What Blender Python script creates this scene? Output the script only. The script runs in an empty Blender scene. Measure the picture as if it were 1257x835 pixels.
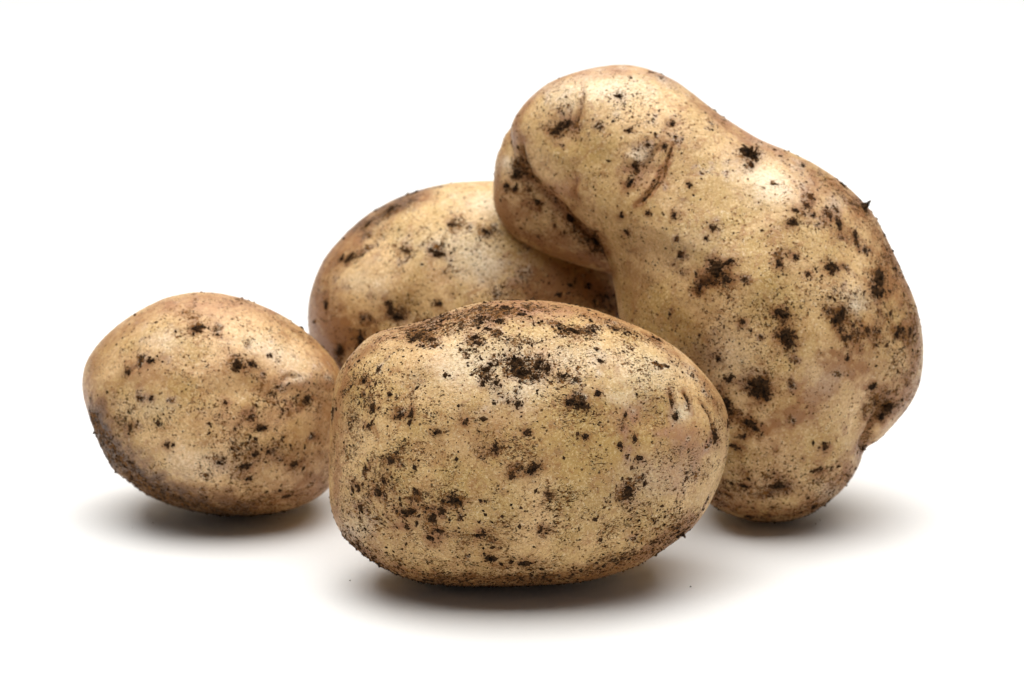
import bpy, math, random
import numpy as np
from mathutils import Vector
from mathutils.bvhtree import BVHTree

random.seed(7)
rng = np.random.default_rng(11)
scene = bpy.context.scene
col = scene.collection
MM = 0.001

# ------------------------------------------------------------------ camera
PITCH = math.radians(16.0)
FPX, CX, CY = 3880.0, 628.5, 417.5            # focal length and centre, in photo pixels
CAM = np.array([0.0, -750.0, 279.0])          # millimetres
F_ = np.array([0.0, math.cos(PITCH), -math.sin(PITCH)])
U_ = np.array([1.0, 0.0, 0.0])
V_ = np.array([0.0, math.sin(PITCH), math.cos(PITCH)])
cam_d = bpy.data.cameras.new("camera")
cam_d.sensor_width = 36.0
cam_d.lens = 36.0 * FPX / 1257.0
cam_d.clip_start, cam_d.clip_end = 0.01, 20.0
cam_d.dof.use_dof = True
cam_d.dof.focus_distance = 0.758
cam_d.dof.aperture_fstop = 20.0
cam = bpy.data.objects.new("camera", cam_d)
cam.location = Vector(CAM * MM)
cam.rotation_euler = (math.radians(90) - PITCH, 0, 0)
col.objects.link(cam)
scene.camera = cam

# ------------------------------------------------------------------ light of a white studio tent
world = bpy.data.worlds.new("World")
scene.world = world
world.use_nodes = True
bg = world.node_tree.nodes["Background"]
bg.inputs[0].default_value = (1.0, 0.985, 0.96, 1)
bg.inputs[1].default_value = 0.09


def softbox(name, loc, target, sx, sy, power, colour=(1, 1, 1)):
    d = bpy.data.lights.new(name, 'AREA')
    d.shape = 'RECTANGLE'
    d.size, d.size_y = sx, sy
    d.energy = power
    d.color = colour
    o = bpy.data.objects.new(name, d)
    o.location = loc
    o.rotation_euler = (Vector(target) - Vector(loc)).to_track_quat('-Z', 'Y').to_euler()
    col.objects.link(o)
    return o


softbox("overhead_softbox", (0.0, 0.05, 0.80), (0.0, 0.04, 0.0), 1.16, 0.86, 14.4, (1.0, 0.985, 0.96))
softbox("added_background_light", (0.0, 0.95, 1.3), (0.0, 1.15, 0.0), 2.4, 0.8, 12.6)  # added lamp out of view, lifts the far paper to white
scene.view_settings.view_transform = 'Standard'
scene.view_settings.look = 'None'
scene.view_settings.exposure = 0.0
scene.view_settings.gamma = 1.0
scene.cycles.use_denoising = True
scene.cycles.max_bounces = 8


# ------------------------------------------------------------------ helpers: nodes
class NT:
    def __init__(self, name):
        self.m = bpy.data.materials.new(name)
        self.m.use_nodes = True
        self.t = self.m.node_tree
        self.b = self.t.nodes["Principled BSDF"]

    def put(self, sock, v):
        if isinstance(v, bpy.types.NodeSocket):
            self.t.links.new(v, sock)
        elif isinstance(v, (tuple, list)) and len(v) == 3 and sock.type == 'RGBA':
            sock.default_value = (*v, 1)
        else:
            sock.default_value = v

    def math(self, op, a, b=0.0, c=None, clamp=False):
        n = self.t.nodes.new('ShaderNodeMath')
        n.operation = op
        n.use_clamp = clamp
        self.put(n.inputs[0], a)
        self.put(n.inputs[1], b)
        if c is not None:
            self.put(n.inputs[2], c)
        return n.outputs[0]

    def mapping(self, vec, scale, rot=(0, 0, 0), loc=(0, 0, 0)):
        n = self.t.nodes.new('ShaderNodeMapping')
        self.put(n.inputs['Vector'], vec)
        n.inputs['Scale'].default_value = scale
        n.inputs['Rotation'].default_value = rot
        n.inputs['Location'].default_value = loc
        return n.outputs[0]

    def noise(self, vec, scale, detail=3.0, rough=0.55, dist=0.0, out='Fac'):
        n = self.t.nodes.new('ShaderNodeTexNoise')
        self.put(n.inputs['Vector'], vec)
        n.inputs['Scale'].default_value = scale
        n.inputs['Detail'].default_value = detail
        n.inputs['Roughness'].default_value = rough
        n.inputs['Distortion'].default_value = dist
        return n.outputs[out]

    def vor(self, vec, scale, feature='F1', rand=1.0):
        n = self.t.nodes.new('ShaderNodeTexVoronoi')
        n.feature = feature
        self.put(n.inputs['Vector'], vec)
        n.inputs['Scale'].default_value = scale
        n.inputs['Randomness'].default_value = rand
        return n.outputs

    def step(self, v, lo, hi, a=0.0, b=1.0):
        n = self.t.nodes.new('ShaderNodeMapRange')
        n.interpolation_type = 'SMOOTHSTEP'
        for i, x in enumerate((v, lo, hi, a, b)):
            self.put(n.inputs[i], x)
        return n.outputs[0]

    def mix(self, fac, a, b, blend='MIX'):
        n = self.t.nodes.new('ShaderNodeMix')
        n.data_type = 'RGBA'
        n.blend_type = blend
        self.put(n.inputs[0], fac)
        self.put(n.inputs[6], a)
        self.put(n.inputs[7], b)
        return n.outputs[2]

    def attr(self, name):
        n = self.t.nodes.new('ShaderNodeAttribute')
        n.attribute_name = name
        return n.outputs['Fac']

    def coord(self):
        n = self.t.nodes.new('ShaderNodeTexCoord')
        return n.outputs['Object']

    def bump(self, h, dist, strength=1.0, normal=None):
        n = self.t.nodes.new('ShaderNodeBump')
        n.inputs['Strength'].default_value = strength
        n.inputs['Distance'].default_value = dist
        self.put(n.inputs['Height'], h)
        if normal is not None:
            self.put(n.inputs['Normal'], normal)
        return n.outputs[0]


# ------------------------------------------------------------------ materials
def skin_material(name, seed, tone, tint, fleck_rot, fleck_stretch, fleck_amount):
    k = NT(name)
    o = k.mapping(k.coord(), (1000, 1000, 1000), (0, 0, 0), (seed * 37.1, seed * 11.3, seed * 5.7))
    soil, brown, pink, pale_highlight, grey = (k.attr(a) for a in ('soil', 'brown', 'pink', 'pale_highlight', 'grey'))
    # skin: cream to olive-yellow, in soft clouds, with a fine mottle
    big = k.noise(o, 0.045, 3, 0.6, 0.4)
    c = k.mix(k.step(big, 0.36, 0.66), (0.49 * tint[0], 0.315 * tint[1], 0.105 * tint[2]),
              (0.68 * tint[0], 0.450 * tint[1], 0.215 * tint[2]))
    mid = k.noise(o, 0.16, 4, 0.65, 0.6)
    c = k.mix(k.step(mid, 0.50, 0.68, 0.0, 0.65), c, (0.42, 0.225, 0.085))
    fine = k.noise(o, 1.5, 4, 0.7)
    c = k.mix(k.step(fine, 0.34, 0.50, 0.60, 0.0), c, (0.40, 0.235, 0.080))
    c = k.mix(k.step(fine, 0.52, 0.66, 0.0, 0.55), c, (0.80, 0.64, 0.38))
    rust = k.noise(o, 0.33, 5, 0.72, 0.8)
    c = k.mix(k.step(rust, 0.52, 0.66, 0.0, 0.75), c, (0.33, 0.150, 0.045))
    flake = k.noise(o, 1.05, 4, 0.7, 0.6)
    c = k.mix(k.step(flake, 0.60, 0.66, 0.0, 0.55), c, (0.82, 0.68, 0.46))
    # broad stains, with highlights and one patch of shade painted in
    bn = k.noise(o, 0.30, 5, 0.7, 0.5)
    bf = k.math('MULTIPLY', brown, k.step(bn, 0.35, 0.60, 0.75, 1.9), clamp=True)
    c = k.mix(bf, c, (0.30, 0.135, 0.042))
    c = k.mix(k.math('MULTIPLY', pink, k.step(bn, 0.35, 0.6, 0.7, 1.4), clamp=True), c, (0.40, 0.200, 0.105))
    c = k.mix(k.math('MULTIPLY', pale_highlight, k.step(fine, 0.30, 0.62, 0.35, 1.0), clamp=True), c, (0.86, 0.74, 0.54))
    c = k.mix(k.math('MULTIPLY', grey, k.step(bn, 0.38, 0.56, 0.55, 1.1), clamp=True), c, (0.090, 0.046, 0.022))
    c = k.mix(1.0, c, tone, 'MULTIPLY')
    # dried-on earth: a thin brown film where the noise runs high, then flecks and grains
    film_n = k.noise(o, 0.55, 5, 0.72, 0.8)
    film_t = k.math('MULTIPLY_ADD', soil, -0.22, 0.605)
    film = k.step(k.math('SUBTRACT', film_n, film_t), 0.0, 0.13)
    c = k.mix(k.math('MULTIPLY', film, 0.72), c, (0.200, 0.088, 0.026))
    fo = k.mapping(o, (1.0, 1.0, fleck_stretch), fleck_rot)
    fl = k.noise(fo, 0.85, 4, 0.68, 1.2)
    region = k.noise(o, 0.11, 3, 0.6)
    fl3 = k.noise(fo, 0.42, 6, 0.78, 0.9)
    amt = k.math('ADD', soil, k.step(region, 0.35, 0.68, -0.02, fleck_amount))
    ft = k.math('MULTIPLY_ADD', amt, -0.17, 0.664)
    fleck = k.step(k.math('SUBTRACT', fl, ft), 0.0, 0.022)
    fleck3 = k.step(k.math('SUBTRACT', fl3, k.math('MULTIPLY_ADD', amt, -0.13, 0.712)), 0.0, 0.02)
    fl2 = k.noise(fo, 2.3, 2, 0.6, 0.8)
    ft2 = k.math('MULTIPLY_ADD', amt, -0.13, 0.672)
    fleck2 = k.step(k.math('SUBTRACT', fl2, ft2), 0.0, 0.03)
    # isolated round grains
    v = k.vor(o, 0.95)
    keep = k.math('SUBTRACT', k.noise(v['Position'], 3.3, 0, 0.5), k.math('MULTIPLY_ADD', amt, -0.25, 0.60))
    size = k.math('MULTIPLY_ADD', k.step(keep, 0.0, 0.2), 0.20, 0.08)
    dots = k.math('MULTIPLY', k.step(v['Distance'], size, k.math('ADD', size, 0.08), 1.0, 0.0), k.step(keep, 0.0, 0.02))
    soilcol = k.mix(k.step(k.noise(o, 0.7, 3, 0.6), 0.38, 0.60), (0.190, 0.082, 0.024), (0.034, 0.018, 0.008))
    dark = k.math('MAXIMUM', k.math('MAXIMUM', k.math('MAXIMUM', fleck, fleck3), k.math('MULTIPLY', fleck2, 0.85)), k.math('MULTIPLY', dots, 0.85))
    c = k.mix(dark, c, soilcol)
    k.put(k.b.inputs['Base Color'], c)
    r = k.step(fine, 0.3, 0.7, 0.46, 0.35)
    r = k.math('MAXIMUM', r, k.math('MULTIPLY', k.math('MAXIMUM', dark, film), 0.85))
    k.put(k.b.inputs['Roughness'], r)
    k.put(k.b.inputs['Specular IOR Level'], k.math('MULTIPLY_ADD', k.math('MAXIMUM', dark, film), -0.36, 0.42))
    k.b.inputs['Subsurface Weight'].default_value = 0.10
    k.b.inputs['Subsurface Radius'].default_value = (1.0, 0.6, 0.25)
    k.b.inputs['Subsurface Scale'].default_value = 0.002
    # relief: pores, wrinkles, and the thickness of the earth
    h = k.math('MULTIPLY', k.noise(o, 2.4, 4, 0.7), 0.15)
    h = k.math('ADD', h, k.math('MULTIPLY', k.noise(o, 0.5, 5, 0.65, 0.5), 0.32))
    h = k.math('ADD', h, k.math('MULTIPLY', dark, 0.12))
    h = k.math('ADD', h, k.math('MULTIPLY', film, 0.05))
    k.put(k.b.inputs['Normal'], k.bump(h, 0.001, 1.0))
    return k.m


def soil_material():
    k = NT('dry_soil')
    o = k.mapping(k.coord(), (1000, 1000, 1000))
    n = k.noise(o, 0.9, 5, 0.7)
    c = k.mix(k.step(n, 0.35, 0.7), (0.014, 0.009, 0.006), (0.115, 0.056, 0.022))
    k.put(k.b.inputs['Base Color'], c)
    k.b.inputs['Roughness'].default_value = 0.9
    k.b.inputs['Specular IOR Level'].default_value = 0.08
    k.put(k.b.inputs['Normal'], k.bump(k.noise(o, 2.6, 4, 0.75), 0.0006, 1.0))
    return k.m


def scab_material():
    k = NT('brown_scab')
    o = k.mapping(k.coord(), (1000, 1000, 1000))
    n = k.noise(o, 0.6, 5, 0.75, 0.6)
    c = k.mix(k.step(n, 0.38, 0.62), (0.020, 0.011, 0.007), (0.20, 0.085, 0.028))
    k.put(k.b.inputs['Base Color'], c)
    k.b.inputs['Roughness'].default_value = 0.85
    k.b.inputs['Specular IOR Level'].default_value = 0.12
    k.put(k.b.inputs['Normal'], k.bump(k.noise(o, 2.2, 4, 0.75), 0.0006, 1.0))
    return k.m


def paper_material():
    k = NT('white_paper')
    o = k.mapping(k.coord(), (1000, 1000, 1000))
    n = k.noise(o, 0.8, 4, 0.6)
    c = k.mix(n, (0.86, 0.86, 0.85), (0.90, 0.90, 0.895))
    k.put(k.b.inputs['Base Color'], c)
    k.b.inputs['Roughness'].default_value = 0.75
    k.b.inputs['Specular IOR Level'].default_value = 0.2
    k.put(k.b.inputs['Normal'], k.bump(k.noise(o, 1.2, 4, 0.6), 0.0002, 0.25))
    return k.m


SOIL, SCAB, PAPER = soil_material(), scab_material(), paper_material()


# ------------------------------------------------------------------ helpers: numbers
def link(name, verts, faces, mat, parent=None, smooth=True):
    me = bpy.data.meshes.new(name)
    me.from_pydata([tuple(v) for v in verts], [], [tuple(f) for f in faces])
    me.update()
    if smooth:
        me.polygons.foreach_set('use_smooth', [True] * len(me.polygons))
    me.materials.append(mat)
    o = bpy.data.objects.new(name, me)
    col.objects.link(o)
    if parent is not None:
        o.parent = parent
    return o


def vnoise(p, seed=0):
    """smooth value noise in 3-D, about -1..1, for an (N,3) array"""
    i = np.floor(p).astype(np.int64)
    f = p - i
    f = f * f * f * (f * (f * 6 - 15) + 10)
    out = np.zeros(len(p))
    for dx in (0, 1):
        for dy in (0, 1):
            for dz in (0, 1):
                h = ((i[:, 0] + dx) * 73856093) ^ ((i[:, 1] + dy) * 19349663) ^ ((i[:, 2] + dz) * 83492791) ^ (seed * 2654435761 % 2147483647)
                h = (h ^ (h >> 13)) * 1274126177 & 0x7fffffff
                h = (h ^ (h >> 15)) * 668265263 & 0x7fffffff
                val = ((h >> 8) & 0xffff) / 32767.5 - 1.0
                w = (f[:, 0] if dx else 1 - f[:, 0]) * (f[:, 1] if dy else 1 - f[:, 1]) * (f[:, 2] if dz else 1 - f[:, 2])
                out += w * val
    return out


def fbm(p, octaves=4, rough=0.5, seed=0):
    out, a = np.zeros(len(p)), 1.0
    for k in range(octaves):
        out += a * vnoise(p * 2 ** k + 17.3 * k, seed + k)
        a *= rough
    return out


def ray(px, py):
    d = F_ + U_ * (px - CX) / FPX - V_ * (py - CY) / FPX
    return d


def poly_table(outline, centre, n=360, blur=2.0):
    """closed outline -> radius for every direction about the centre, corners rounded"""
    P = np.array(outline, float)
    m = len(P)
    t = np.linspace(0, 1, 12, endpoint=False)
    pts = []
    for i in range(m):
        p0, p1, p2, p3 = P[(i - 1) % m], P[i], P[(i + 1) % m], P[(i + 2) % m]
        for s in t:
            pts.append(0.5 * ((2 * p1) + (-p0 + p2) * s + (2 * p0 - 5 * p1 + 4 * p2 - p3) * s * s + (-p0 + 3 * p1 - 3 * p2 + p3) * s ** 3))
    Q = np.array(pts) - np.array(centre)
    a = np.arctan2(Q[:, 1], Q[:, 0])
    r = np.hypot(Q[:, 0], Q[:, 1])
    o = np.argsort(a)
    a, r = a[o], r[o]
    th = np.linspace(-math.pi, math.pi, n, endpoint=False)
    R = np.interp(th, np.r_[a - 2 * math.pi, a, a + 2 * math.pi], np.r_[r, r, r])
    k = np.exp(-0.5 * (np.arange(-12, 13) / blur) ** 2)
    k /= k.sum()
    R = sum(k[j + 12] * np.roll(R, j) for j in range(-12, 13))
    return th, R


def inflate(outline, centre, thick, slope=(0, 0), offset=0.0, deg=6, blur=2.0):
    """a round body whose widest section is the outline; its thickness follows the
    distance from the rim the way a blown-up skin does (membrane equation)."""
    th, R = poly_table(outline, centre, blur=blur)

    def Rof(x, y):
        a = np.arctan2(y, x)
        return np.interp(a, np.r_[th, math.pi], np.r_[R, R[0]])
    L = R.max() * 1.02
    G = 96
    g = np.linspace(-L, L, G)
    X, Y = np.meshgrid(g, g, indexing='ij')
    rho = np.hypot(X, Y) / Rof(X, Y)
    inside = rho < 1
    h = np.zeros((G, G))
    dx2 = (g[1] - g[0]) ** 2
    om = 2 / (1 + math.sin(math.pi / G))
    chk = (np.add.outer(np.arange(G), np.arange(G)) % 2) == 0
    for it in range(420):
        for c in (chk, ~chk):
            nb = np.zeros_like(h)
            nb[1:-1, 1:-1] = (h[2:, 1:-1] + h[:-2, 1:-1] + h[1:-1, 2:] + h[1:-1, :-2] + dx2) / 4
            m = c & inside
            h[m] += om * (nb[m] - h[m])
    fit = rho < 0.93
    xs, ys = X[fit] / L, Y[fit] / L
    gg = h[fit] / (1 - rho[fit] ** 2)
    terms = [(i, j) for i in range(deg + 1) for j in range(deg + 1 - i)]
    A = np.stack([xs ** i * ys ** j for i, j in terms], 1)
    co = np.linalg.lstsq(A, gg, rcond=None)[0]
    nr, ns = 64, 240
    tt = np.linspace(-math.pi, math.pi, ns, endpoint=False)
    Rt = np.interp(tt, np.r_[th, math.pi], np.r_[R, R[0]])
    ph = np.linspace(0, math.pi, 2 * nr + 1)[1:-1]      # front pole to back pole
    V = []
    for p in ph:
        s = math.sin(p)
        x, y = Rt * s * np.cos(tt), Rt * s * np.sin(tt)
        q = sum(cc * (x / L) ** i * (y / L) ** j for cc, (i, j) in zip(co, terms))
        V.append(np.stack([x, y, np.sqrt(np.maximum(q, 1e-3)) * math.cos(p)], 1))
    q0 = co[terms.index((0, 0))]
    V = np.concatenate(V + [[[0, 0, math.sqrt(q0)]], [[0, 0, -math.sqrt(q0)]]])
    V[:, 2] *= thick / V[:, 2].max()
    V[:, 2] += offset + slope[0] * V[:, 0] + slope[1] * V[:, 1]
    V[:, 0] += centre[0]
    V[:, 1] += centre[1]
    Fc = []
    n = len(ph)
    for i in range(n - 1):
        for j in range(ns):
            k = (j + 1) % ns
            Fc.append((i * ns + j, i * ns + k, (i + 1) * ns + k, (i + 1) * ns + j))
    for j in range(ns):
        k = (j + 1) % ns
        Fc.append((n * ns, j, k) if False else (n * ns, k, j))
        Fc.append((n * ns + 1, (n - 1) * ns + j, (n - 1) * ns + k))
    return V, Fc            # photo-plane units: x right, y down, third = towards the camera


def normals_of(me):
    n = np.empty(len(me.vertices) * 3)
    me.vertex_normals.foreach_get('vector', n)
    return n.reshape(-1, 3)


VOX = 0.42


class Potato:
    """everything in millimetres in world space until it is linked"""

    def __init__(self, lobes, centre, smooth=10, relief=0.5, seed=0, lift=0.0):
        self.centre, self.seed = centre, seed
        parts = [inflate(**l) for l in lobes]
        allv = np.concatenate([p[0] for p in parts])
        lo, hi = 500.0, 1200.0
        for _ in range(50):                     # slide along the sight line until it rests on the paper
            t = (lo + hi) / 2
            if self.place(allv, t)[:, 2].min() > lift:
                lo = t
            else:
                hi = t
        self.t = t
        bmv, bmf, off = [], [], 0
        for v, f in parts:
            w = self.place(v, t)
            bmv.append(w)
            bmf += [tuple(i + off for i in ff) for ff in f]
            off += len(v)
        me = bpy.data.meshes.new('tmp')
        me.from_pydata(np.concatenate(bmv).tolist(), [], bmf)
        me.update()
        ob = bpy.data.objects.new('tmp', me)
        col.objects.link(ob)
        md = ob.modifiers.new('r', 'REMESH')
        md.mode = 'VOXEL'
        md.voxel_size = VOX
        dg = bpy.context.evaluated_depsgraph_get()
        ev = ob.evaluated_get(dg)
        me2 = bpy.data.meshes.new_from_object(ev)
        bpy.data.objects.remove(ob)
        bpy.data.meshes.remove(me)
        self.me = me2
        self.co = np.empty(len(me2.vertices) * 3)
        me2.vertices.foreach_get('co', self.co)
        self.co = self.co.reshape(-1, 3)
        e = np.empty(len(me2.edges) * 2, dtype=np.int64)
        me2.edges.foreach_get('vertices', e)
        self.e = e.reshape(-1, 2)
        self.smooth(smooth)
        self.write()
        # soft lumps, weaker at the rim so the outline stays put
        n = normals_of(me2)
        face = np.abs(n @ -F_)
        p = self.co
        d = relief * (0.9 * fbm(p / 22.0, 2, 0.5, seed) + 0.28 * fbm(p / 7.0, 3, 0.5, seed + 5)) * (0.15 + 0.85 * face)
        d += 0.035 * fbm(p / 1.7, 3, 0.6, seed + 9)
        self.co = p + n * d[:, None]
        self.write()
        self.mask = {k: np.zeros(len(self.co)) for k in ('soil', 'brown', 'pink', 'pale_highlight', 'grey')}
        self.tree()

    def place(self, v, t):
        """photo-plane units at distance t"""
        s = t / FPX
        return (CAM + t * F_ + np.outer((v[:, 0] - CX) * s, U_) - np.outer((v[:, 1] - CY) * s, V_) - np.outer(v[:, 2] * s, F_))

    def smooth(self, n):
        a, b = self.e[:, 0], self.e[:, 1]
        N = len(self.co)
        deg = np.bincount(a, minlength=N) + np.bincount(b, minlength=N)
        for i in range(n * 2):
            f = 0.6 if i % 2 == 0 else -0.62
            new = np.empty_like(self.co)
            for k in range(3):
                c = self.co[:, k]
                new[:, k] = (np.bincount(a, c[b], N) + np.bincount(b, c[a], N)) / deg
            self.co += f * (new - self.co)

    def write(self):
        self.me.vertices.foreach_set('co', self.co.ravel())
        self.me.update()

    def tree(self):
        self.write()
        self.n = normals_of(self.me)
        polys = np.empty(len(self.me.polygons) * 4, dtype=np.int32)
        try:
            self.me.polygons.foreach_get('vertices', polys)
            polys = polys.reshape(-1, 4).tolist()
        except Exception:
            polys = [tuple(p.vertices) for p in self.me.polygons]
        self.polys = polys
        self.bvh = BVHTree.FromPolygons(self.co.tolist(), polys)
        # plane coordinates of every vertex as seen at the widest section
        r = self.co - CAM
        dep = r @ F_
        self.pu = CX + FPX * (r @ U_) / dep
        self.pv = CY - FPX * (r @ V_) / dep
        self.wob = 0.8 * fbm(self.co / 4.0, 3, 0.6, 31)
        self.front = np.clip((self.n @ -F_) * 6 + 1.0, 0, 1)

    def hit(self, px, py):
        d = Vector(ray(px, py)).normalized()
        loc, n, i, _ = self.bvh.ray_cast(Vector(CAM), d)
        return (np.array(loc), np.array(n)) if loc is not None else (None, None)

    # --- shape features: (x, y) where it sits, r its reach, a its height in mm
    def bump(self, x, y, rx, ry, a, ang=0.0):
        c, s = math.cos(math.radians(ang)), math.sin(math.radians(ang))
        du, dv = self.pu - x, self.pv - y
        q = ((du * c + dv * s) / rx) ** 2 + ((-du * s + dv * c) / ry) ** 2
        self.co = self.co + self.n * (a * np.exp(-q) * self.front)[:, None]

    def line_dist(self, pts):
        best = np.full(len(self.co), 1e9)
        tt = np.zeros(len(self.co))
        for k in range(len(pts) - 1):
            a, b = np.array(pts[k], float), np.array(pts[k + 1], float)
            ab = b - a
            t = np.clip(((self.pu - a[0]) * ab[0] + (self.pv - a[1]) * ab[1]) / (ab @ ab), 0, 1)
            d = np.hypot(self.pu - a[0] - t * ab[0], self.pv - a[1] - t * ab[1])
            m = d < best
            best[m] = d[m]
            tt[m] = ((k + t) / (len(pts) - 1))[m]
        return best, tt

    def crease(self, pts, w, depth, soil=0.0, brown=0.0, lip=0.0):
        d, t = self.line_dist(pts)
        wob = 1 + 0.35 * vnoise(self.co / 2.5, 3)
        prof = np.exp(-(d / (w * wob)) ** 2) * np.clip(np.sin(math.pi * np.clip(t, 0.04, 0.96)) * 1.8, 0, 1) * self.front
        lipf = np.exp(-((d - 2.2 * w) / (1.5 * w)) ** 2) * np.sin(math.pi * np.clip(t, 0, 1)) * self.front
        self.co = self.co + self.n * (-depth * prof + lip * lipf)[:, None]
        self.mask['soil'] = np.maximum(self.mask['soil'], soil * prof)
        self.mask['brown'] = np.maximum(self.mask['brown'], brown * np.exp(-(d / (2.2 * w)) ** 2) * self.front)

    def stain(self, kind, x, y, rx, ry, a, ang=0.0):  # real stains and dirt, and also painted highlights and shade
        c, s = math.cos(math.radians(ang)), math.sin(math.radians(ang))
        du, dv = self.pu - x, self.pv - y
        wob = self.wob
        q = ((du * c + dv * s) / rx) ** 2 + ((-du * s + dv * c) / ry) ** 2
        m = a * np.exp(-np.maximum(q * (1 + wob), 0)) * self.front
        self.mask[kind] = 1 - (1 - self.mask[kind]) * (1 - np.clip(m, 0, 1))

    def band(self, kind, pts, w, a):
        d, t = self.line_dist(pts)
        wob = 1 + 0.4 * fbm(self.co / 5.0, 3, 0.6, 41)
        m = a * np.exp(-(d / (w * wob)) ** 2) * self.front
        self.mask[kind] = 1 - (1 - self.mask[kind]) * (1 - np.clip(m, 0, 1))

    def finish(self, label, mat, clods, crumbs, bands=()):
        for q in clods:
            self.stain('brown', q[0], q[1], q[2] * 1.7 + 2, q[3] * 1.5 + 2, 0.60, q[4] if len(q) > 4 else 0)
            self.stain('soil', q[0], q[1], q[2] * 1.5 + 3, q[3] * 1.3 + 2, 0.16, q[4] if len(q) > 4 else 0)
        self.tree()
        base = np.array([self.co[:, 0].mean(), self.co[:, 1].mean(), 0.0])
        root = bpy.data.objects.new('potato', None)
        root.empty_display_size = 0.02
        root.location = Vector(base * MM)
        root['label'], root['category'], root['group'] = label, 'potato', 'unwashed potatoes in a loose heap'
        col.objects.link(root)
        self.root, self.base = root, base
        # the hidden side is dirty too
        back = 1 - np.clip((self.n @ -F_) * 2 + 0.6, 0, 1)
        self.mask['soil'] = np.maximum(self.mask['soil'], back * (0.35 + 0.35 * fbm(self.co / 14.0, 2, 0.5, 77)))
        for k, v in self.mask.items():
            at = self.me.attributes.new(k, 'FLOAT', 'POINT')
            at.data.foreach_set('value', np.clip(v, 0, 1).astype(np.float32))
        self.me.vertices.foreach_set('co', ((self.co - base) * MM).ravel())
        self.me.polygons.foreach_set('use_smooth', [True] * len(self.me.polygons))
        self.me.materials.clear()
        self.me.materials.append(mat)
        self.me.update()
        self.me.name = 'body'
        body = bpy.data.objects.new('body', self.me)
        col.objects.link(body)
        body.parent = root
        self.satellites = []
        for i, c in enumerate(clods):
            self.clod(i, *c)
        self.crumbs(crumbs)

    def clod(self, i, x, y, w, h, ang=0.0, tall=0.8, scab=False):
        """a ragged lump of earth pressed on the skin; w, h = its half sizes as seen"""
        loc, n = self.hit(x, y)
        if loc is None:
            return
        s = self.t / FPX
        t1 = U_ - n * (U_ @ n)
        t1 /= np.linalg.norm(t1)
        t2 = np.cross(n, t1)
        f = max(abs(n @ -F_), 0.45)
        w, h = w * 0.84, h * 0.84
        a = -math.radians(ang)
        nr, ns = 7, 30
        ph = rng.uniform(0, 100, 3)
        R, K = [0], [0]
        for r in range(1, nr + 1):
            R += [r] * ns
            K += list(range(ns))
        rr, th = np.array(R) / nr, 2 * math.pi * np.array(K) / ns
        ci = np.stack([np.cos(th), np.sin(th), th * 0], 1)
        rag = 1 + 0.30 * fbm(ci * 0.9 + ph, 2, 0.6, 5) + 0.36 * fbm(ci * 4.2 + ph, 2, 0.8, 9)
        rag = np.clip(rag, 0.35, 1.7)
        lx, ly = rr * rag * w * np.cos(th), rr * rag * h * np.sin(th)
        P = loc + (np.outer(lx * math.cos(a) - ly * math.sin(a), t1) + np.outer(lx * math.sin(a) + ly * math.cos(a), t2) / f ** 0.5) * s
        hgt = tall * (1 - rr ** 2.2) * (0.55 + 0.75 * fbm(P / 0.8 + ph, 3, 0.8, 8))
        hgt = np.where(rr > 0.99, -0.25, np.maximum(hgt, 0.05))
        verts, faces = [], []
        for p, hh in zip(P, hgt):
            c0, nn, _, _ = self.bvh.find_nearest(Vector(p))
            verts.append((np.array(c0) + np.array(nn) * hh - self.base) * MM)
        for _ in range(int(5 + 0.9 * (w + h))):
            q, rad = rng.uniform(0, 6.283), 0.9 + rng.exponential(0.45)
            self.satellites.append(loc + (t1 * math.cos(q) * w + t2 * math.sin(q) * h) * rad * s)
        idx = lambda r, k: 0 if r == 0 else 1 + (r - 1) * ns + k % ns
        for k in range(ns):
            faces.append((0, idx(1, k), idx(1, k + 1)))
            for r in range(1, nr):
                faces.append((idx(r, k), idx(r + 1, k), idx(r + 1, k + 1), idx(r, k + 1)))
        o = link('scab' if scab else 'soil_clod', verts, faces, SCAB if scab else SOIL, self.root)
        return o

    def crumbs(self, n):
        """hundreds of loose grains stuck to the skin: one mesh"""
        w = np.clip(self.mask['soil'], 0.035, 1.0) ** 1.3
        # only where the earth could be caught: everywhere on the skin
        cum = np.cumsum(w)
        idx = np.searchsorted(cum, rng.uniform(0, cum[-1], n))
        P, N = self.co[idx], self.n[idx]
        if self.satellites:
            near = [self.bvh.find_nearest(Vector(q)) for q in self.satellites]
            P = np.concatenate([P, [np.array(q[0]) for q in near]])
            N = np.concatenate([N, [np.array(q[1]) for q in near]])
            n = len(P)
        V, Fs = [], []
        octf = [(0, 2, 4), (2, 1, 4), (1, 3, 4), (3, 0, 4), (2, 0, 5), (1, 2, 5), (3, 1, 5), (0, 3, 5)]
        for k in range(n):
            nn = N[k]
            r = rng.normal(size=3)
            t1 = r - nn * (r @ nn)
            t1 /= np.linalg.norm(t1)
            t2 = np.cross(nn, t1)
            sz = min(0.09 + rng.exponential(0.11), 0.65)
            el = rng.uniform(1.0, 3.2 if sz < 0.2 else 1.8)
            hh = sz * rng.uniform(0.35, 1.0)
            j = rng.uniform(0.6, 1.35, 6)
            c = P[k] + nn * hh * 0.15
            pts = [c + t1 * sz * el * j[0], c - t1 * sz * el * j[1], c + t2 * sz * j[2], c - t2 * sz * j[3], c + nn * hh * j[4], c - nn * hh]
            o = len(V)
            V += [(p - self.base) * MM for p in pts]
            Fs += [(a + o, b + o, d + o) for a, b, d in octf]
        ob = link('soil_crumbs', V, Fs, SOIL, self.root, smooth=False)
        ob['kind'] = 'stuff'


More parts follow.
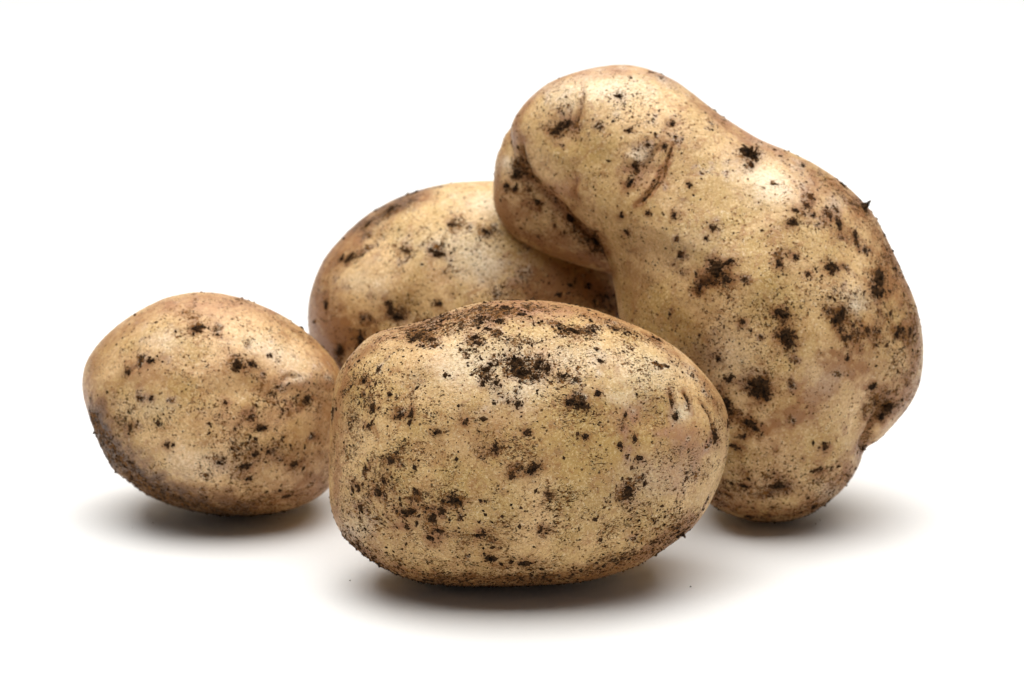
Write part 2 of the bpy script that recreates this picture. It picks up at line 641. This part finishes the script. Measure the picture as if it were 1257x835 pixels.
# ------------------------------------------------------------------ the white paper sweep they lie on
def sweep():
    prof = [(-0.42, 0.0), (-0.2, 0.0), (0.6, 0.0), (1.15, 0.0)]
    for k in range(1, 17):
        a = math.pi / 2 * k / 16
        prof.append((1.15 + 0.55 * math.sin(a), 0.55 - 0.55 * math.cos(a)))
    prof += [(1.70, 1.2), (1.70, 2.2)]
    xs = np.linspace(-1.1, 1.1, 9)
    V = [(x, y, z) for (y, z) in prof for x in xs]
    n = len(xs)
    Fc = [(i * n + j, i * n + j + 1, (i + 1) * n + j + 1, (i + 1) * n + j) for i in range(len(prof) - 1) for j in range(n - 1)]
    o = link('ground', V, Fc, PAPER)
    o['kind'] = 'structure'


sweep()

# ------------------------------------------------------------------ outlines (widest sections)
FRONT = [(408, 515), (409, 491), (411, 476), (415, 461), (423, 447), (434, 433), (448, 418), (465, 407), (485, 400), (508, 395),
         (528, 391), (546, 385), (566, 377), (586, 372), (606, 369.6), (626, 368.4), (662, 368.9), (690, 371.4), (715, 376.4),
         (741, 384), (766, 394), (791, 405), (816, 419), (841, 437), (861, 456), (876, 473), (888, 493), (893.4, 511), (894.6, 526),
         (894, 541), (892, 562), (884.4, 590), (872, 616), (857.5, 639), (837, 658), (812, 676), (783, 693), (750, 705), (717, 713),
         (680, 717), (638, 719), (597, 719.5), (555, 718.5), (514, 713), (489, 705), (464.5, 693), (444, 678), (427, 663),
         (415, 645), (407.5, 623), (405.7, 598), (406, 573), (407, 540)]
LEFT = [(101.7, 476), (105.7, 449), (119.5, 425), (139, 405), (167, 384.5), (198.6, 368.7), (218, 363), (242, 359), (270, 360),
        (297, 366), (317, 373.5), (337, 382.6), (357, 394.4), (376, 409), (396, 427), (413, 448), (422, 475), (426, 510),
        (424, 545), (418, 575), (406, 597), (388, 612), (357, 626), (325, 632), (293, 633.5), (258, 630), (226, 623),
        (198.6, 614), (175, 602), (155, 587), (139, 571), (123.5, 547), (115.6, 527), (107.7, 504)]
BACK = [(605.6, 222.7), (577, 223.4), (547, 226), (520, 232), (493.6, 241), (470, 252.5), (450, 265), (433.5, 279.5), (417, 297),
        (403, 313.6), (393.4, 330), (385, 350), (380, 370), (378.4, 390), (380, 412), (386, 440), (398, 475), (420, 508),
        (455, 538), (500, 558), (560, 570), (620, 571), (680, 560), (730, 538), (765, 505), (785, 460), (792, 410), (785, 360),
        (765, 310), (730, 270), (690, 243), (650, 228)]
BIG = [(627, 171), (626, 155), (636.4, 136), (649.4, 121), (664, 108), (679, 98), (701, 89.7), (727, 84), (749.6, 80.4),
       (772, 79.3), (790, 82.3), (809, 89), (827.6, 98), (846, 111), (865, 127), (883, 141), (904, 155), (926, 169),
       (944, 178), (966, 187), (991, 199), (1012, 212), (1034, 228), (1055, 248), (1070, 266), (1084, 291), (1097, 318),
       (1109, 345), (1120, 370), (1127.4, 398.6), (1130, 424), (1129, 447), (1123.5, 471.6), (1112.7, 493), (1097, 515),
       (1078, 537), (1060, 549), (1055, 560), (1050, 574), (1038, 593), (1022, 610), (1004, 624), (982, 635), (960, 639.7),
       (935, 640), (913, 636.6), (892, 629), (871, 618), (845, 590), (825, 550), (800, 500), (780, 450), (764, 405),
       (757, 365), (752, 335), (742, 309), (724, 286), (701, 268), (686, 249), (664, 233), (646, 216), (637, 197)]
KNOB = [(622, 160), (616, 175), (608.6, 193.6), (605.6, 219.6), (605.6, 242), (610, 260), (621.6, 279), (638, 294), (664, 307),
        (694, 318), (723.6, 327), (755, 336), (790, 345), (815, 330), (815, 270), (790, 215), (740, 165), (690, 135), (645, 140)]

# ------------------------------------------------------------------ front potato
p = Potato([dict(outline=FRONT, centre=(650, 545), thick=160)], (650, 545), relief=0.75, seed=3)
print('front t', p.t, p.co.min(0), p.co.max(0))
P_front = p
p.bump(470, 560, 60, 90, 1.2)
p.bump(560, 440, 60, 40, 0.8)
p.bump(640, 440, 40, 25, -0.5)
p.bump(775, 470, 60, 40, 0.8)
p.bump(800, 515, 22, 16, -0.9)
p.bump(850, 540, 30, 26, 0.9)
p.bump(500, 400, 30, 18, -0.8)
p.bump(700, 600, 80, 60, 0.5)
p.tree()
p.crease([(822, 478), (824, 492), (826, 506)], 1.7, 0.45, 0.9, 0.7, 0.25)
p.crease([(838, 480), (845, 494), (848, 510)], 1.6, 0.4, 0.9, 0.6, 0.25)
p.crease([(858, 490), (871, 512), (877, 536)], 1.5, 0.4, 0.8, 0.4, 0.25)
p.crease([(768, 505), (766, 520), (764, 532)], 2.4, 0.5, 0.5, 0.4, 0.1)
p.crease([(430, 620), (446, 648), (462, 668)], 5, 0.5, 0.3, 0.2, 0.3)
p.tree()
for a in [(625, 383, 34, 11, 0.65), (515, 411, 17, 9, 0.8), (540, 402, 34, 10, 0.55), (590, 418, 16, 8, 0.6), (585, 432, 14, 6, 0.7),
          (640, 442, 55, 36, 0.30), (635, 452, 20, 16, 0.5), (600, 458, 12, 9, 0.7), (662, 446, 12, 15, 0.5), (700, 404, 34, 7, 0.6, 12),
          (708, 494, 16, 9, 0.45), (760, 405, 40, 8, 0.35, 25), (640, 418, 22, 6, 0.6), (480, 450, 60, 40, 0.18),
          (485, 590, 40, 50, 0.20), (500, 630, 15, 9, 0.5), (530, 640, 8, 12, 0.5), (560, 615, 13, 8, 0.5), (440, 530, 30, 40, 0.15),
          (655, 574, 12, 8, 0.6), (772, 603, 14, 10, 0.6), (790, 620, 26, 20, 0.28), (800, 640, 30, 25, 0.32), (655, 625, 60, 40, 0.18),
          (620, 540, 90, 50, 0.12), (540, 640, 120, 40, 0.14), (437, 490, 10, 40, 0.15), (460, 470, 20, 18, 0.3), (490, 510, 30, 14, 0.3)]:
    p.stain('soil', *a)
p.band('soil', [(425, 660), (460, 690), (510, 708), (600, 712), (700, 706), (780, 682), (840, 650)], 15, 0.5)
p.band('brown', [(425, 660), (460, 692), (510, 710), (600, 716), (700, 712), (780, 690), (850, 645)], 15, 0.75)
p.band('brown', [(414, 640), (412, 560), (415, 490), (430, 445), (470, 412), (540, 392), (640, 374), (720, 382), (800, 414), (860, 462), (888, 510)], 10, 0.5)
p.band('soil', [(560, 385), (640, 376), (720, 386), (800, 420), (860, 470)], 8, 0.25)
for a in [(845, 538, 36, 26, 0.55), (770, 512, 28, 18, 0.75), (655, 380, 60, 12, 0.7), (820, 585, 34, 30, 0.5), (600, 530, 40, 30, 0.3), (560, 400, 40, 12, 0.4), (660, 440, 40, 22, 0.35)]:
    p.stain('pink', *a)
for a in [(840, 545, 22, 20, 0.45), (480, 640, 30, 22, 0.3), (600, 520, 60, 30, 0.18), (530, 450, 40, 20, 0.2), (560, 660, 70, 20, 0.35), (770, 600, 40, 40, 0.2), (425, 500, 14, 60, 0.2)]:
    p.stain('brown', *a)
for a in [(570, 450, 40, 30, 0.55), (620, 440, 60, 24, 0.45), (790, 455, 50, 24, 0.5), (836, 508, 10, 9, 0.9), (640, 480, 30, 22, 0.6),
          (760, 490, 16, 10, 0.5), (800, 590, 40, 30, 0.3), (440, 650, 16, 16, 0.5), (700, 440, 40, 20, 0.35)]:
    p.stain('pale_highlight', *a)  # pale skin, with the upper highlights painted into the colour
front_clods = [
    (632, 444, 11, 8, 10, 1.1), (640, 458, 11, 7, -10, 1.0), (598, 453, 5, 5, 0, 0.8), (592, 471, 4, 5, 20, 0.8), (609, 470, 5, 4, 0, 0.6),
    (661, 447, 5, 10, 20, 0.9), (657, 462, 5, 4, 0, 0.7), (672, 452, 4, 5, 0, 0.6), (700, 492, 6, 5, -10, 0.8), (715, 497, 8, 6, 20, 0.9),
    (735, 483, 3, 4, 0, 0.6), (636, 496, 4, 6, 20, 0.7), (624, 493, 3, 3, 0, 0.5), (515, 412, 9, 5, -15, 0.9), (508, 417, 6, 4, 0, 0.7),
    (530, 417, 6, 3, 20, 0.6), (586, 421, 7, 3, 5, 0.7), (582, 415, 5, 3, 0, 0.6), (597, 404, 5, 3, 10, 0.6), (613, 394, 6, 3, 0, 0.6),
    (622, 378, 10, 4, 10, 0.6), (640, 386, 8, 3, 0, 0.5), (543, 394, 6, 3, -10, 0.5), (447, 467, 3, 3, 0, 0.6), (457, 501, 4, 5, 40, 0.7),
    (505, 507, 3, 6, 0, 0.7), (490, 511, 6, 4, -10, 0.6), (453, 523, 4, 3, 0, 0.5), (537, 530, 5, 3.5, 0, 0.6), (608, 551, 5, 5, 0, 0.8),
    (655, 575, 11, 5, 145, 1.0), (629, 585, 4, 3, 0, 0.5), (559, 616, 10, 5, -5, 0.9), (502, 629, 12, 5, -20, 0.9), (531, 635, 5, 8, 10, 0.8),
    (543, 628, 4, 5, 30, 0.6), (538, 652, 5, 3, 10, 0.6), (499, 646, 4, 4, 0, 0.5), (528, 660, 3, 3, 0, 0.5), (589, 657, 8, 3, 170, 0.6),
    (602, 685, 9, 5, 5, 0.8), (772, 604, 6, 7, 0, 0.8), (784, 563, 6, 3, 10, 0.6), (829, 511, 4, 5, 20, 0.8), (877, 538, 4, 6, 0, 0.9),
    (761, 547, 3, 3, 0, 0.5), (779, 538, 3, 5, 0, 0.5), (691, 462, 4, 3, 0, 0.5), (703, 406, 9, 3, 15, 0.6), (737, 443, 5, 3, 20, 0.5),
    (664, 651, 3, 4, 0, 0.5), (673, 607, 3, 3, 0, 0.5), (648, 530, 5, 3, 0, 0.5), (645, 692, 9, 4, 0, 0.5), (440, 598, 3, 4, 0, 0.5),
    (443, 624, 4, 5, 20, 0.7), (480, 566, 5, 4, 0, 0.5), (465, 605, 5, 4, 30, 0.6), (471, 590, 4, 5, 0, 0.5), (837, 655, 4, 3, 30, 1.3),
    (452, 688, 5, 3, 30, 1.0), (718, 537, 3, 3, 0, 0.5), (571, 518, 4, 3, 0, 0.4), (893, 521, 2, 4, 0, 0.7), (807, 417, 4, 2, 30, 0.5)]
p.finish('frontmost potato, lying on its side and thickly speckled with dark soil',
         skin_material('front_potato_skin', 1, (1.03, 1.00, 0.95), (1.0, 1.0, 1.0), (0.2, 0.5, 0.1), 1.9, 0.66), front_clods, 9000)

# ------------------------------------------------------------------ left potato
p = Potato([dict(outline=LEFT, centre=(265, 497), thick=138)], (265, 497), relief=0.9, seed=21)
P_left = p
print('left t', p.t, p.co.min(0), p.co.max(0))
p.bump(215, 500, 60, 40, -0.9)
p.bump(150, 570, 12, 30, 0.6, 45)
p.bump(195, 598, 30, 7, -0.5, 25)
p.bump(330, 440, 50, 26, 0.9, 25)
p.bump(300, 480, 60, 14, -0.9)
p.bump(370, 470, 40, 12, 0.7, -8)
p.bump(155, 480, 22, 30, -0.7)
p.bump(235, 440, 26, 18, -0.6)
p.bump(380, 540, 20, 40, -0.6)
p.bump(250, 590, 60, 30, 0.8)
p.bump(190, 420, 40, 30, 0.6)
p.tree()
p.crease([(345, 468), (355, 462), (366, 466)], 3, 0.5, 0.2, 0.3, 0.4)
p.crease([(150, 470), (160, 455), (172, 447)], 3, 0.4, 0.2, 0.3, 0.3)
p.tree()
for a in [(244, 401, 11, 7, 0.9), (292, 448, 10, 7, 0.5), (240, 512, 80, 20, 0.22), (300, 565, 26, 20, 0.55), (318, 525, 22, 8, 0.55),
          (360, 560, 26, 22, 0.42), (350, 480, 35, 20, 0.3), (150, 515, 26, 26, 0.35), (345, 395, 30, 10, 0.3, 30), (300, 370, 20, 6, 0.35),
          (232, 384, 12, 6, 0.5), (372, 492, 8, 6, 0.7), (340, 610, 50, 14, 0.45), (300, 440, 60, 30, 0.12), (185, 450, 20, 10, 0.25),
          (240, 412, 30, 12, 0.3)]:
    p.stain('soil', *a)
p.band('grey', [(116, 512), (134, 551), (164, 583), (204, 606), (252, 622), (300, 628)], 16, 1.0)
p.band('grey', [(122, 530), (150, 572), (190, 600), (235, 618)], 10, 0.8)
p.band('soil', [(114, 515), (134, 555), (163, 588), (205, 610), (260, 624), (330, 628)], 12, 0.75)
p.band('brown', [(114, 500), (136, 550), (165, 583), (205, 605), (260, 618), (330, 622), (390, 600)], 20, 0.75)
p.band('brown', [(106, 500), (112, 450), (135, 415), (200, 374), (260, 364), (320, 380), (380, 415), (410, 450), (415, 540)], 10, 0.42)
for a in [(300, 455, 50, 14, 0.25), (190, 460, 26, 18, 0.3), (330, 475, 50, 10, 0.35), (230, 385, 40, 12, 0.35), (300, 575, 30, 22, 0.35), (370, 560, 36, 34, 0.35), (395, 500, 16, 60, 0.4)]:
    p.stain('brown', *a)
for a in [(300, 515, 60, 14, 0.35), (370, 470, 30, 12, 0.4), (170, 450, 20, 20, 0.3), (260, 375, 60, 10, 0.35)]:
    p.stain('pink', *a)
for a in [(335, 432, 40, 12, 0.6, 25), (200, 420, 20, 14, 0.4), (190, 500, 24, 14, 0.3), (250, 570, 50, 18, 0.35), (365, 465, 12, 6, 0.6)]:
    p.stain('pale_highlight', *a)  # pale skin, shoulder highlight painted in
left_clods = [
    (292, 448, 9, 6, 15, 1.1), (245, 402, 9, 4, -10, 0.8), (240, 405, 4, 3, 0, 0.5), (267, 411, 3, 2, 0, 0.4), (308, 447, 4, 4, 40, 0.5),
    (332, 436, 3, 3, 0, 0.5), (376, 489, 5, 4, 60, 0.9), (321, 525, 7, 4, 0, 0.8), (309, 513, 4, 3, 40, 0.5), (276, 494, 3, 2, 0, 0.4),
    (186, 443, 6, 3, -20, 0.6), (158, 458, 3, 4, 0, 0.5), (185, 490, 3, 3, 0, 0.4), (206, 547, 3, 3, 0, 0.5), (160, 525, 4, 5, 0, 0.5),
    (300, 573, 9, 5, 0, 0.5), (305, 588, 4, 3, 0, 0.5), (314, 557, 4, 4, 0, 0.5), (268, 568, 4, 3, 0, 0.4), (362, 569, 7, 4, 0, 0.5),
    (352, 609, 8, 3, 0, 0.5), (298, 366, 4, 2, 0, 0.8), (337, 382, 4, 2, 20, 0.7), (180, 617, 3, 3, 0, 1.0), (330, 555, 3, 3, 0, 0.4)]
p.finish('small round potato on the far left with a dark earthy band along its lower edge',
         skin_material('left_potato_skin', 2, (1.12, 1.10, 1.10), (0.97, 0.95, 0.97), (0.5, 0.1, 0.8), 1.3, 0.50), left_clods, 2600)

# ------------------------------------------------------------------ back potato
p = Potato([dict(outline=BACK, centre=(585, 398), thick=150)], (585, 398), relief=0.85, seed=35)
P_back = p
print('back t', p.t, p.co.min(0), p.co.max(0))
p.bump(500, 385, 30, 26, -2.2)
p.bump(430, 350, 36, 50, 0.9)
p.bump(590, 290, 50, 30, 1.0)
p.bump(560, 330, 70, 30, 0.4)
p.bump(470, 300, 24, 18, -0.5)
p.tree()
for a in [(475, 262, 36, 9, 0.55, -28), (430, 318, 14, 7, 0.7, -20), (553, 333, 15, 7, 0.6), (560, 275, 16, 10, 0.5), (598, 283, 18, 10, 0.6),
          (490, 385, 18, 14, 0.7), (520, 392, 22, 8, 0.6), (440, 420, 12, 24, 0.7), (418, 432, 8, 12, 0.8), (500, 308, 20, 8, 0.35),
          (540, 290, 70, 30, 0.22), (660, 355, 60, 30, 0.25), (620, 350, 40, 20, 0.2), (400, 370, 14, 30, 0.3), (740, 370, 12, 18, 0.6)]:
    p.stain('soil', *a)
for a in [(472, 262, 44, 10, 0.9, -30), (500, 240, 30, 7, 0.7, -20), (490, 390, 22, 12, 0.5)]:
    p.stain('grey', *a)
for a in [(410, 410, 34, 44, 0.95), (450, 430, 40, 24, 0.6), (520, 345, 30, 20, 0.2), (690, 355, 75, 36, 0.95), (480, 380, 30, 20, 0.35), (430, 290, 20, 24, 0.35)]:  # the widest one is part stain, part painted shade under the big potato
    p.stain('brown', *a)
for a in [(600, 250, 44, 16, 0.7), (560, 300, 50, 18, 0.5), (590, 325, 30, 22, 0.8), (440, 345, 22, 16, 0.4), (465, 350, 20, 20, 0.25)]:
    p.stain('pale_highlight', *a)  # pale skin, with bright highlights painted on top and front
back_clods = [
    (430, 316, 8, 4, -35, 0.6), (535, 310, 3, 3, 0, 0.4), (531, 308, 4, 3, 0, 0.5), (535, 313, 3, 3, 0, 0.4), (540, 312, 7, 3, 10, 0.6),
    (555, 276, 6, 3, 30, 0.5), (597, 285, 7, 3, 30, 0.5), (498, 308, 4, 3, 0, 0.5), (420, 317, 4, 5, 0, 0.6), (418, 430, 5, 7, 0, 0.8),
    (443, 415, 4, 11, 10, 0.8), (488, 388, 11, 5, 25, 0.7), (478, 375, 4, 8, -20, 0.6), (537, 373, 5, 4, 30, 0.5), (508, 237, 6, 3, -20, 0.6),
    (452, 275, 7, 3, -40, 0.6), (480, 257, 8, 3, -30, 0.6), (700, 350, 6, 3, 10, 0.5), (686, 362, 4, 3, 0, 0.5), (722, 350, 3, 3, 0, 0.5), (400, 375, 3, 5, 0, 0.4)]
p.band('brown', [(384, 410), (384, 370), (398, 330), (425, 296), (465, 262), (520, 238)], 13, 0.7)
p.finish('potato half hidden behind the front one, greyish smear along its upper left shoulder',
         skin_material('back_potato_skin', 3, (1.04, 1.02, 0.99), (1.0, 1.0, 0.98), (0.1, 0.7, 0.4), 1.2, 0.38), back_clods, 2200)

# ------------------------------------------------------------------ big bean-shaped potato
p = Potato([dict(outline=BIG, centre=(885, 325), thick=158, slope=(0.06, 0.02), offset=0, blur=1.6),
            dict(outline=KNOB, centre=(705, 240), thick=62, slope=(0.0, 0.0), offset=-62)], (885, 325), smooth=8, relief=0.95, seed=50)
P_big = p
print('big t', p.t, p.co.min(0), p.co.max(0))
p.bump(1005, 300, 60, 60, 0.8)
p.bump(905, 250, 60, 36, -1.2, 35)
p.bump(850, 370, 40, 90, 0.6)
p.bump(930, 560, 70, 50, 1.2)
p.bump(1100, 470, 40, 46, 0.8)
p.bump(1070, 500, 20, 40, -2.0, 25)
p.bump(1000, 440, 40, 60, 0.8)
p.bump(790, 205, 22, 20, -0.9)
p.bump(775, 195, 10, 8, 0.8)
p.bump(690, 160, 24, 22, -0.9)
p.bump(735, 130, 26, 40, 0.7)
p.bump(960, 250, 40, 20, 0.7, 40)
p.bump(1040, 300, 24, 40, -0.7, -30)
p.bump(1045, 365, 18, 16, 0.8)
p.bump(980, 470, 26, 40, -0.8, 20)
p.bump(820, 330, 30, 60, -0.6, -30)
p.bump(930, 350, 50, 40, 0.7)
p.bump(990, 530, 60, 12, -0.6, 10)
p.bump(880, 500, 40, 60, -0.6)
p.tree()
p.crease([(826, 176), (820, 196), (814, 212)], 1.5, 0.4, 0.9, 0.8, 0.3)
p.crease([(813, 206), (806, 226), (794, 242), (780, 252)], 2.2, 0.6, 1.0, 0.8, 0.2)
p.crease([(808, 214), (798, 232), (786, 244)], 1.3, 0.25, 0.9, 0.6, 0.1)
p.crease([(822, 200), (812, 224), (800, 240)], 1.2, 0.2, 0.8, 0.6, 0.1)
p.crease([(812, 178), (800, 192), (790, 206)], 3.0, 0.4, 0.2, 0.3, 0.5)
p.crease([(715, 100), (716, 120), (712, 140), (705, 158)], 2.2, 0.6, 0.55, 0.4, 0.4)
p.crease([(640, 172), (642, 195), (650, 215), (668, 232)], 4.0, 1.0, 0.8, 0.6, 0.5)
p.crease([(664, 231), (688, 249), (704, 268), (726, 288), (744, 310)], 3.0, 0.9, 0.75, 0.9, 0.5)
p.crease([(1056, 556), (1062, 538), (1070, 520), (1082, 504), (1098, 492)], 5, 1.6, 0.5, 0.6, 0.5)
p.crease([(708, 222), (706, 235), (710, 246)], 2.2, 0.4, 0.1, 0.4, 0.4)
p.tree()
for a in [(920, 192, 14, 12, 0.5), (877, 336, 24, 16, 0.45), (1019, 328, 9, 9, 0.4), (1078, 347, 16, 24, 0.5), (973, 273, 8, 8, 0.6),
          (994, 245, 10, 10, 0.4), (1032, 390, 20, 16, 0.7), (1045, 370, 22, 16, 0.45), (967, 414, 16, 16, 0.5), (931, 476, 20, 18, 0.6),
          (890, 498, 14, 18, 0.75), (922, 524, 18, 12, 0.6), (900, 600, 40, 14, 0.4), (950, 603, 26, 12, 0.55), (1085, 497, 22, 18, 0.75),
          (1105, 440, 22, 40, 0.5), (1090, 400, 30, 20, 0.35), (1000, 590, 50, 30, 0.28), (690, 157, 18, 9, 0.65), (692, 130, 16, 14, 0.3),
          (781, 215, 10, 14, 0.6), (770, 130, 60, 24, 0.22), (800, 170, 40, 30, 0.12), (880, 150, 24, 10, 0.3, 35), (965, 195, 30, 10, 0.25, 25),
          (1020, 225, 30, 10, 0.35, 40), (940, 400, 80, 60, 0.16), (1000, 340, 60, 50, 0.22), (625, 215, 12, 20, 0.25), (632, 235, 12, 9, 0.3),
          (660, 280, 30, 14, 0.3), (715, 290, 30, 8, 0.85, 38), (640, 200, 10, 12, 0.9), (1000, 260, 40, 30, 0.2), (870, 420, 50, 60, 0.14),
          (930, 590, 60, 30, 0.25), (655, 235, 20, 10, 0.35)]:
    p.stain('soil', *a)
p.band('soil', [(880, 615), (920, 632), (965, 635), (1010, 615), (1040, 585)], 12, 0.45)
p.band('brown', [(870, 605), (915, 628), (965, 632), (1012, 612), (1042, 580)], 18, 0.6)
p.band('brown', [(1060, 255), (1090, 310), (1115, 365), (1127, 420), (1118, 475), (1090, 510)], 16, 0.5)
p.band('soil', [(1040, 240), (1075, 280), (1100, 330), (1120, 380), (1125, 440)], 8, 0.4)
p.band('brown', [(630, 170), (636, 140), (660, 112), (700, 92), (770, 84)], 9, 0.6)
p.band('brown', [(612, 250), (625, 276), (665, 300), (720, 322), (750, 334)], 10, 0.7)
p.band('brown', [(610, 250), (610, 215), (620, 180)], 7, 0.5)
p.band('brown', [(850, 120), (900, 158), (960, 190), (1030, 232), (1062, 262)], 9, 0.5)
for a in [(1000, 485, 46, 20, 0.85, -35), (1030, 445, 30, 26, 0.65), (960, 515, 34, 14, 0.65, -30), (955, 300, 20, 30, 0.2), (1095, 340, 20, 40, 0.4), (1060, 400, 40, 40, 0.3), (700, 300, 50, 14, 0.5, 20),
          (640, 260, 26, 22, 0.45), (700, 240, 18, 22, 0.5), (870, 345, 30, 20, 0.35), (1000, 225, 40, 14, 0.3, 35), (790, 220, 26, 20, 0.3),
          (860, 440, 30, 80, 0.35), (780, 350, 18, 40, 0.4), (950, 560, 80, 50, 0.2), (1080, 470, 40, 50, 0.35), (840, 190, 16, 30, 0.2)]:
    p.stain('brown', *a)
for a in [(815, 95, 30, 9, 0.7, 20), (695, 150, 20, 22, 0.4), (782, 210, 16, 16, 0.6), (760, 90, 60, 10, 0.35), (685, 235, 16, 14, 0.5), (990, 240, 50, 14, 0.3, 30),
          (930, 170, 50, 12, 0.3, 30), (955, 600, 30, 14, 0.4)]:
    p.stain('pink', *a)
for a in [(950, 602, 22, 8, 0.8, -15), (815, 97, 22, 6, 0.3, 20), (1088, 500, 16, 12, 0.6), (1058, 250, 20, 5, 0.4, 45)]:
    p.stain('grey', *a)
for a in [(942, 222, 36, 24, 0.8, 30), (750, 110, 60, 20, 0.7), (785, 192, 10, 8, 0.8), (622, 200, 10, 10, 0.7), (1050, 375, 10, 8, 0.8), (1010, 470, 20, 20, 0.3),
          (850, 300, 40, 30, 0.2), (900, 440, 30, 30, 0.3), (690, 120, 20, 16, 0.4), (1025, 250, 14, 10, 0.4), (1020, 605, 20, 10, 0.4), (1050, 365, 18, 18, 0.4)]:
    p.stain('pale_highlight', *a)  # pale skin, highlights on head and upper back painted in
big_clods = [
    (920, 190, 12, 9, 10, 2.0), (922, 203, 5, 5, 0, 1.4, True), (1060, 255, 6, 6, -20, 2.4), (880, 330, 11, 9, -20, 0.8), (866, 343, 12, 5, -35, 0.6, True),
    (893, 322, 9, 3, -25, 0.6), (876, 345, 7, 5, 20, 0.6, True), (890, 343, 5, 6, 30, 0.6), (874, 321, 4, 4, 0, 0.5), (860, 352, 8, 3, -40, 0.4, True), (1019, 328, 7.5, 7, 0, 1.0), (1079, 340, 11, 13, 0, 1.1), (1077, 358, 10, 9, 0, 1.1), (973, 273, 5, 6, 30, 0.8),
    (975, 258, 4, 2.5, 0, 0.5), (994, 241, 6, 5, 30, 0.6, True), (990, 252, 5, 5, 0, 0.5, True), (1016, 262, 6, 6, 0, 0.5, True), (1030, 276, 6, 8, -20, 0.6),
    (1050, 288, 4, 7, 0, 0.6), (976, 315, 4, 4, 0, 0.5), (957, 324, 4, 4, 0, 0.4), (992, 337, 5, 4, -50, 0.6), (965, 411, 8, 9, 20, 1.2), (969, 421, 7, 7, 0, 1.0),
    (961, 386, 7, 5, 20, 1.0), (954, 384, 3, 3, 0, 0.6), (1028, 391, 7, 6, 0, 0.8), (1034, 383, 5, 6, 30, 0.7), (1024, 395, 5, 3, 0, 0.6),
    (931, 474, 13, 12, 0, 1.1), (941, 484, 9, 8, 0, 0.9), (927, 484, 5, 4, 0, 0.6), (895, 466, 6, 4, -35, 0.9), (891, 500, 9, 14, 10, 1.1), (919, 519, 10, 5, 15, 1.0),
    (927, 526, 6, 5, 30, 0.8), (912, 536, 5, 3, 0, 0.8), (902, 548, 5, 3, 0, 0.5), (1013, 549, 4, 4, 0, 0.7), (882, 440, 3.5, 3.5, 0, 0.6), (1036, 415, 4, 3, 0, 0.5),
    (955, 596, 9, 5, -30, 0.7), (1000, 578, 5, 3, -20, 0.6), (1070, 475, 7, 5, 0, 0.6), (1090, 500, 9, 7, -40, 0.7), (1082, 512, 4, 7, 20, 0.6), (1101, 410, 4, 6, 0, 0.5),
    (1103, 405, 4, 4, 0, 0.5), (1117, 408, 3, 5, 0, 0.5), (1000, 622, 6, 3, -20, 0.5), (914, 597, 7, 4, 0, 0.5), (920, 634, 6, 3, 0, 0.6), (877, 600, 5, 4, 0, 0.5),
    (687, 155, 8, 6, -20, 0.7), (682, 163, 5, 3, 0, 0.5), (698, 150, 5, 3, -20, 0.5), (780, 203, 4, 5, 20, 0.6), (773, 225, 4, 6, 30, 0.6), (795, 178, 4, 3, 0, 0.6),
    (816, 181, 4, 4, 0, 0.5), (795, 262, 3, 3, 0, 0.6), (827, 264, 3, 5, -10, 0.6), (847, 228, 3, 3, 0, 0.6), (876, 280, 4, 5, 40, 0.6), (867, 292, 3, 3, 0, 0.5),
    (770, 286, 3, 3, 0, 0.5), (763, 265, 3, 3, 0, 0.4), (635, 213, 7, 8, 0, 0.8), (632, 232, 4, 4, 0, 0.6), (622, 228, 4, 3, 0, 0.5), (660, 249, 4, 4, 0, 0.6),
    (700, 268, 8, 6, 40, 0.8), (730, 296, 9, 4, 40, 0.7), (912, 395, 4, 3, 0, 0.5), (1065, 405, 4, 3, 0, 0.5), (885, 140, 5, 2, 35, 0.6), (1035, 228, 6, 2, 35, 0.6),
    (800, 89, 3, 2, 0, 0.4), (760, 118, 4, 3, 0, 0.4), (825, 152, 4, 3, 0, 0.5), (771, 160, 4, 2.5, -20, 0.4), (1059, 551, 4, 3, 0, 0.7), (1040, 440, 3, 4, 0, 0.4)]
p.finish('tall bean shaped potato leaning on the others, with a knob folded behind its raised head',
         skin_material('big_potato_skin', 4, (1.08, 1.06, 1.07), (1.0, 1.01, 1.0), (0.9, 0.3, 0.2), 1.15, 0.36), big_clods, 5600)


# ------------------------------------------------------------------ stray grains fallen on the paper
def fallen():
    V, Fs = [], []
    octf = [(0, 2, 4), (2, 1, 4), (1, 3, 4), (3, 0, 4), (2, 0, 5), (1, 2, 5), (3, 1, 5), (0, 3, 5)]
    for k in range(9):
        px = rng.choice([rng.uniform(420, 860), rng.uniform(150, 400), rng.uniform(900, 1010)])
        py = {True: rng.uniform(705, 728)}.get(420 <= px <= 860, rng.uniform(628, 650))
        d = ray(px, py)
        c = CAM + d * (-CAM[2] / d[2])
        s = rng.uniform(0.08, 0.26)
        c[2] = s * 0.5
        j = rng.uniform(0.6, 1.4, 6) * s
        a = rng.uniform(0, 6.28)
        t1, t2 = np.array([math.cos(a), math.sin(a), 0]), np.array([-math.sin(a), math.cos(a), 0])
        pts = [c + t1 * j[0] * 1.5, c - t1 * j[1] * 1.5, c + t2 * j[2], c - t2 * j[3], c + [0, 0, j[4]], c - [0, 0, s * 0.5]]
        o = len(V)
        V += [np.array(q) * MM for q in pts]
        Fs += [(x + o, y + o, z + o) for x, y, z in octf]
    ob = link('fallen_soil_crumbs', V, Fs, SOIL, smooth=False)
    ob['kind'] = 'stuff'
    ob['label'] = 'tiny dark crumbs of soil scattered on the white paper below the potatoes'
    ob['category'] = 'soil'


fallen()
names = ['front', 'left', 'back', 'big']
ps = [P_front, P_left, P_back, P_big]
for i in range(4):
    for j in range(i + 1, 4):
        print('overlap', names[i], names[j], len(ps[i].bvh.overlap(ps[j].bvh)))
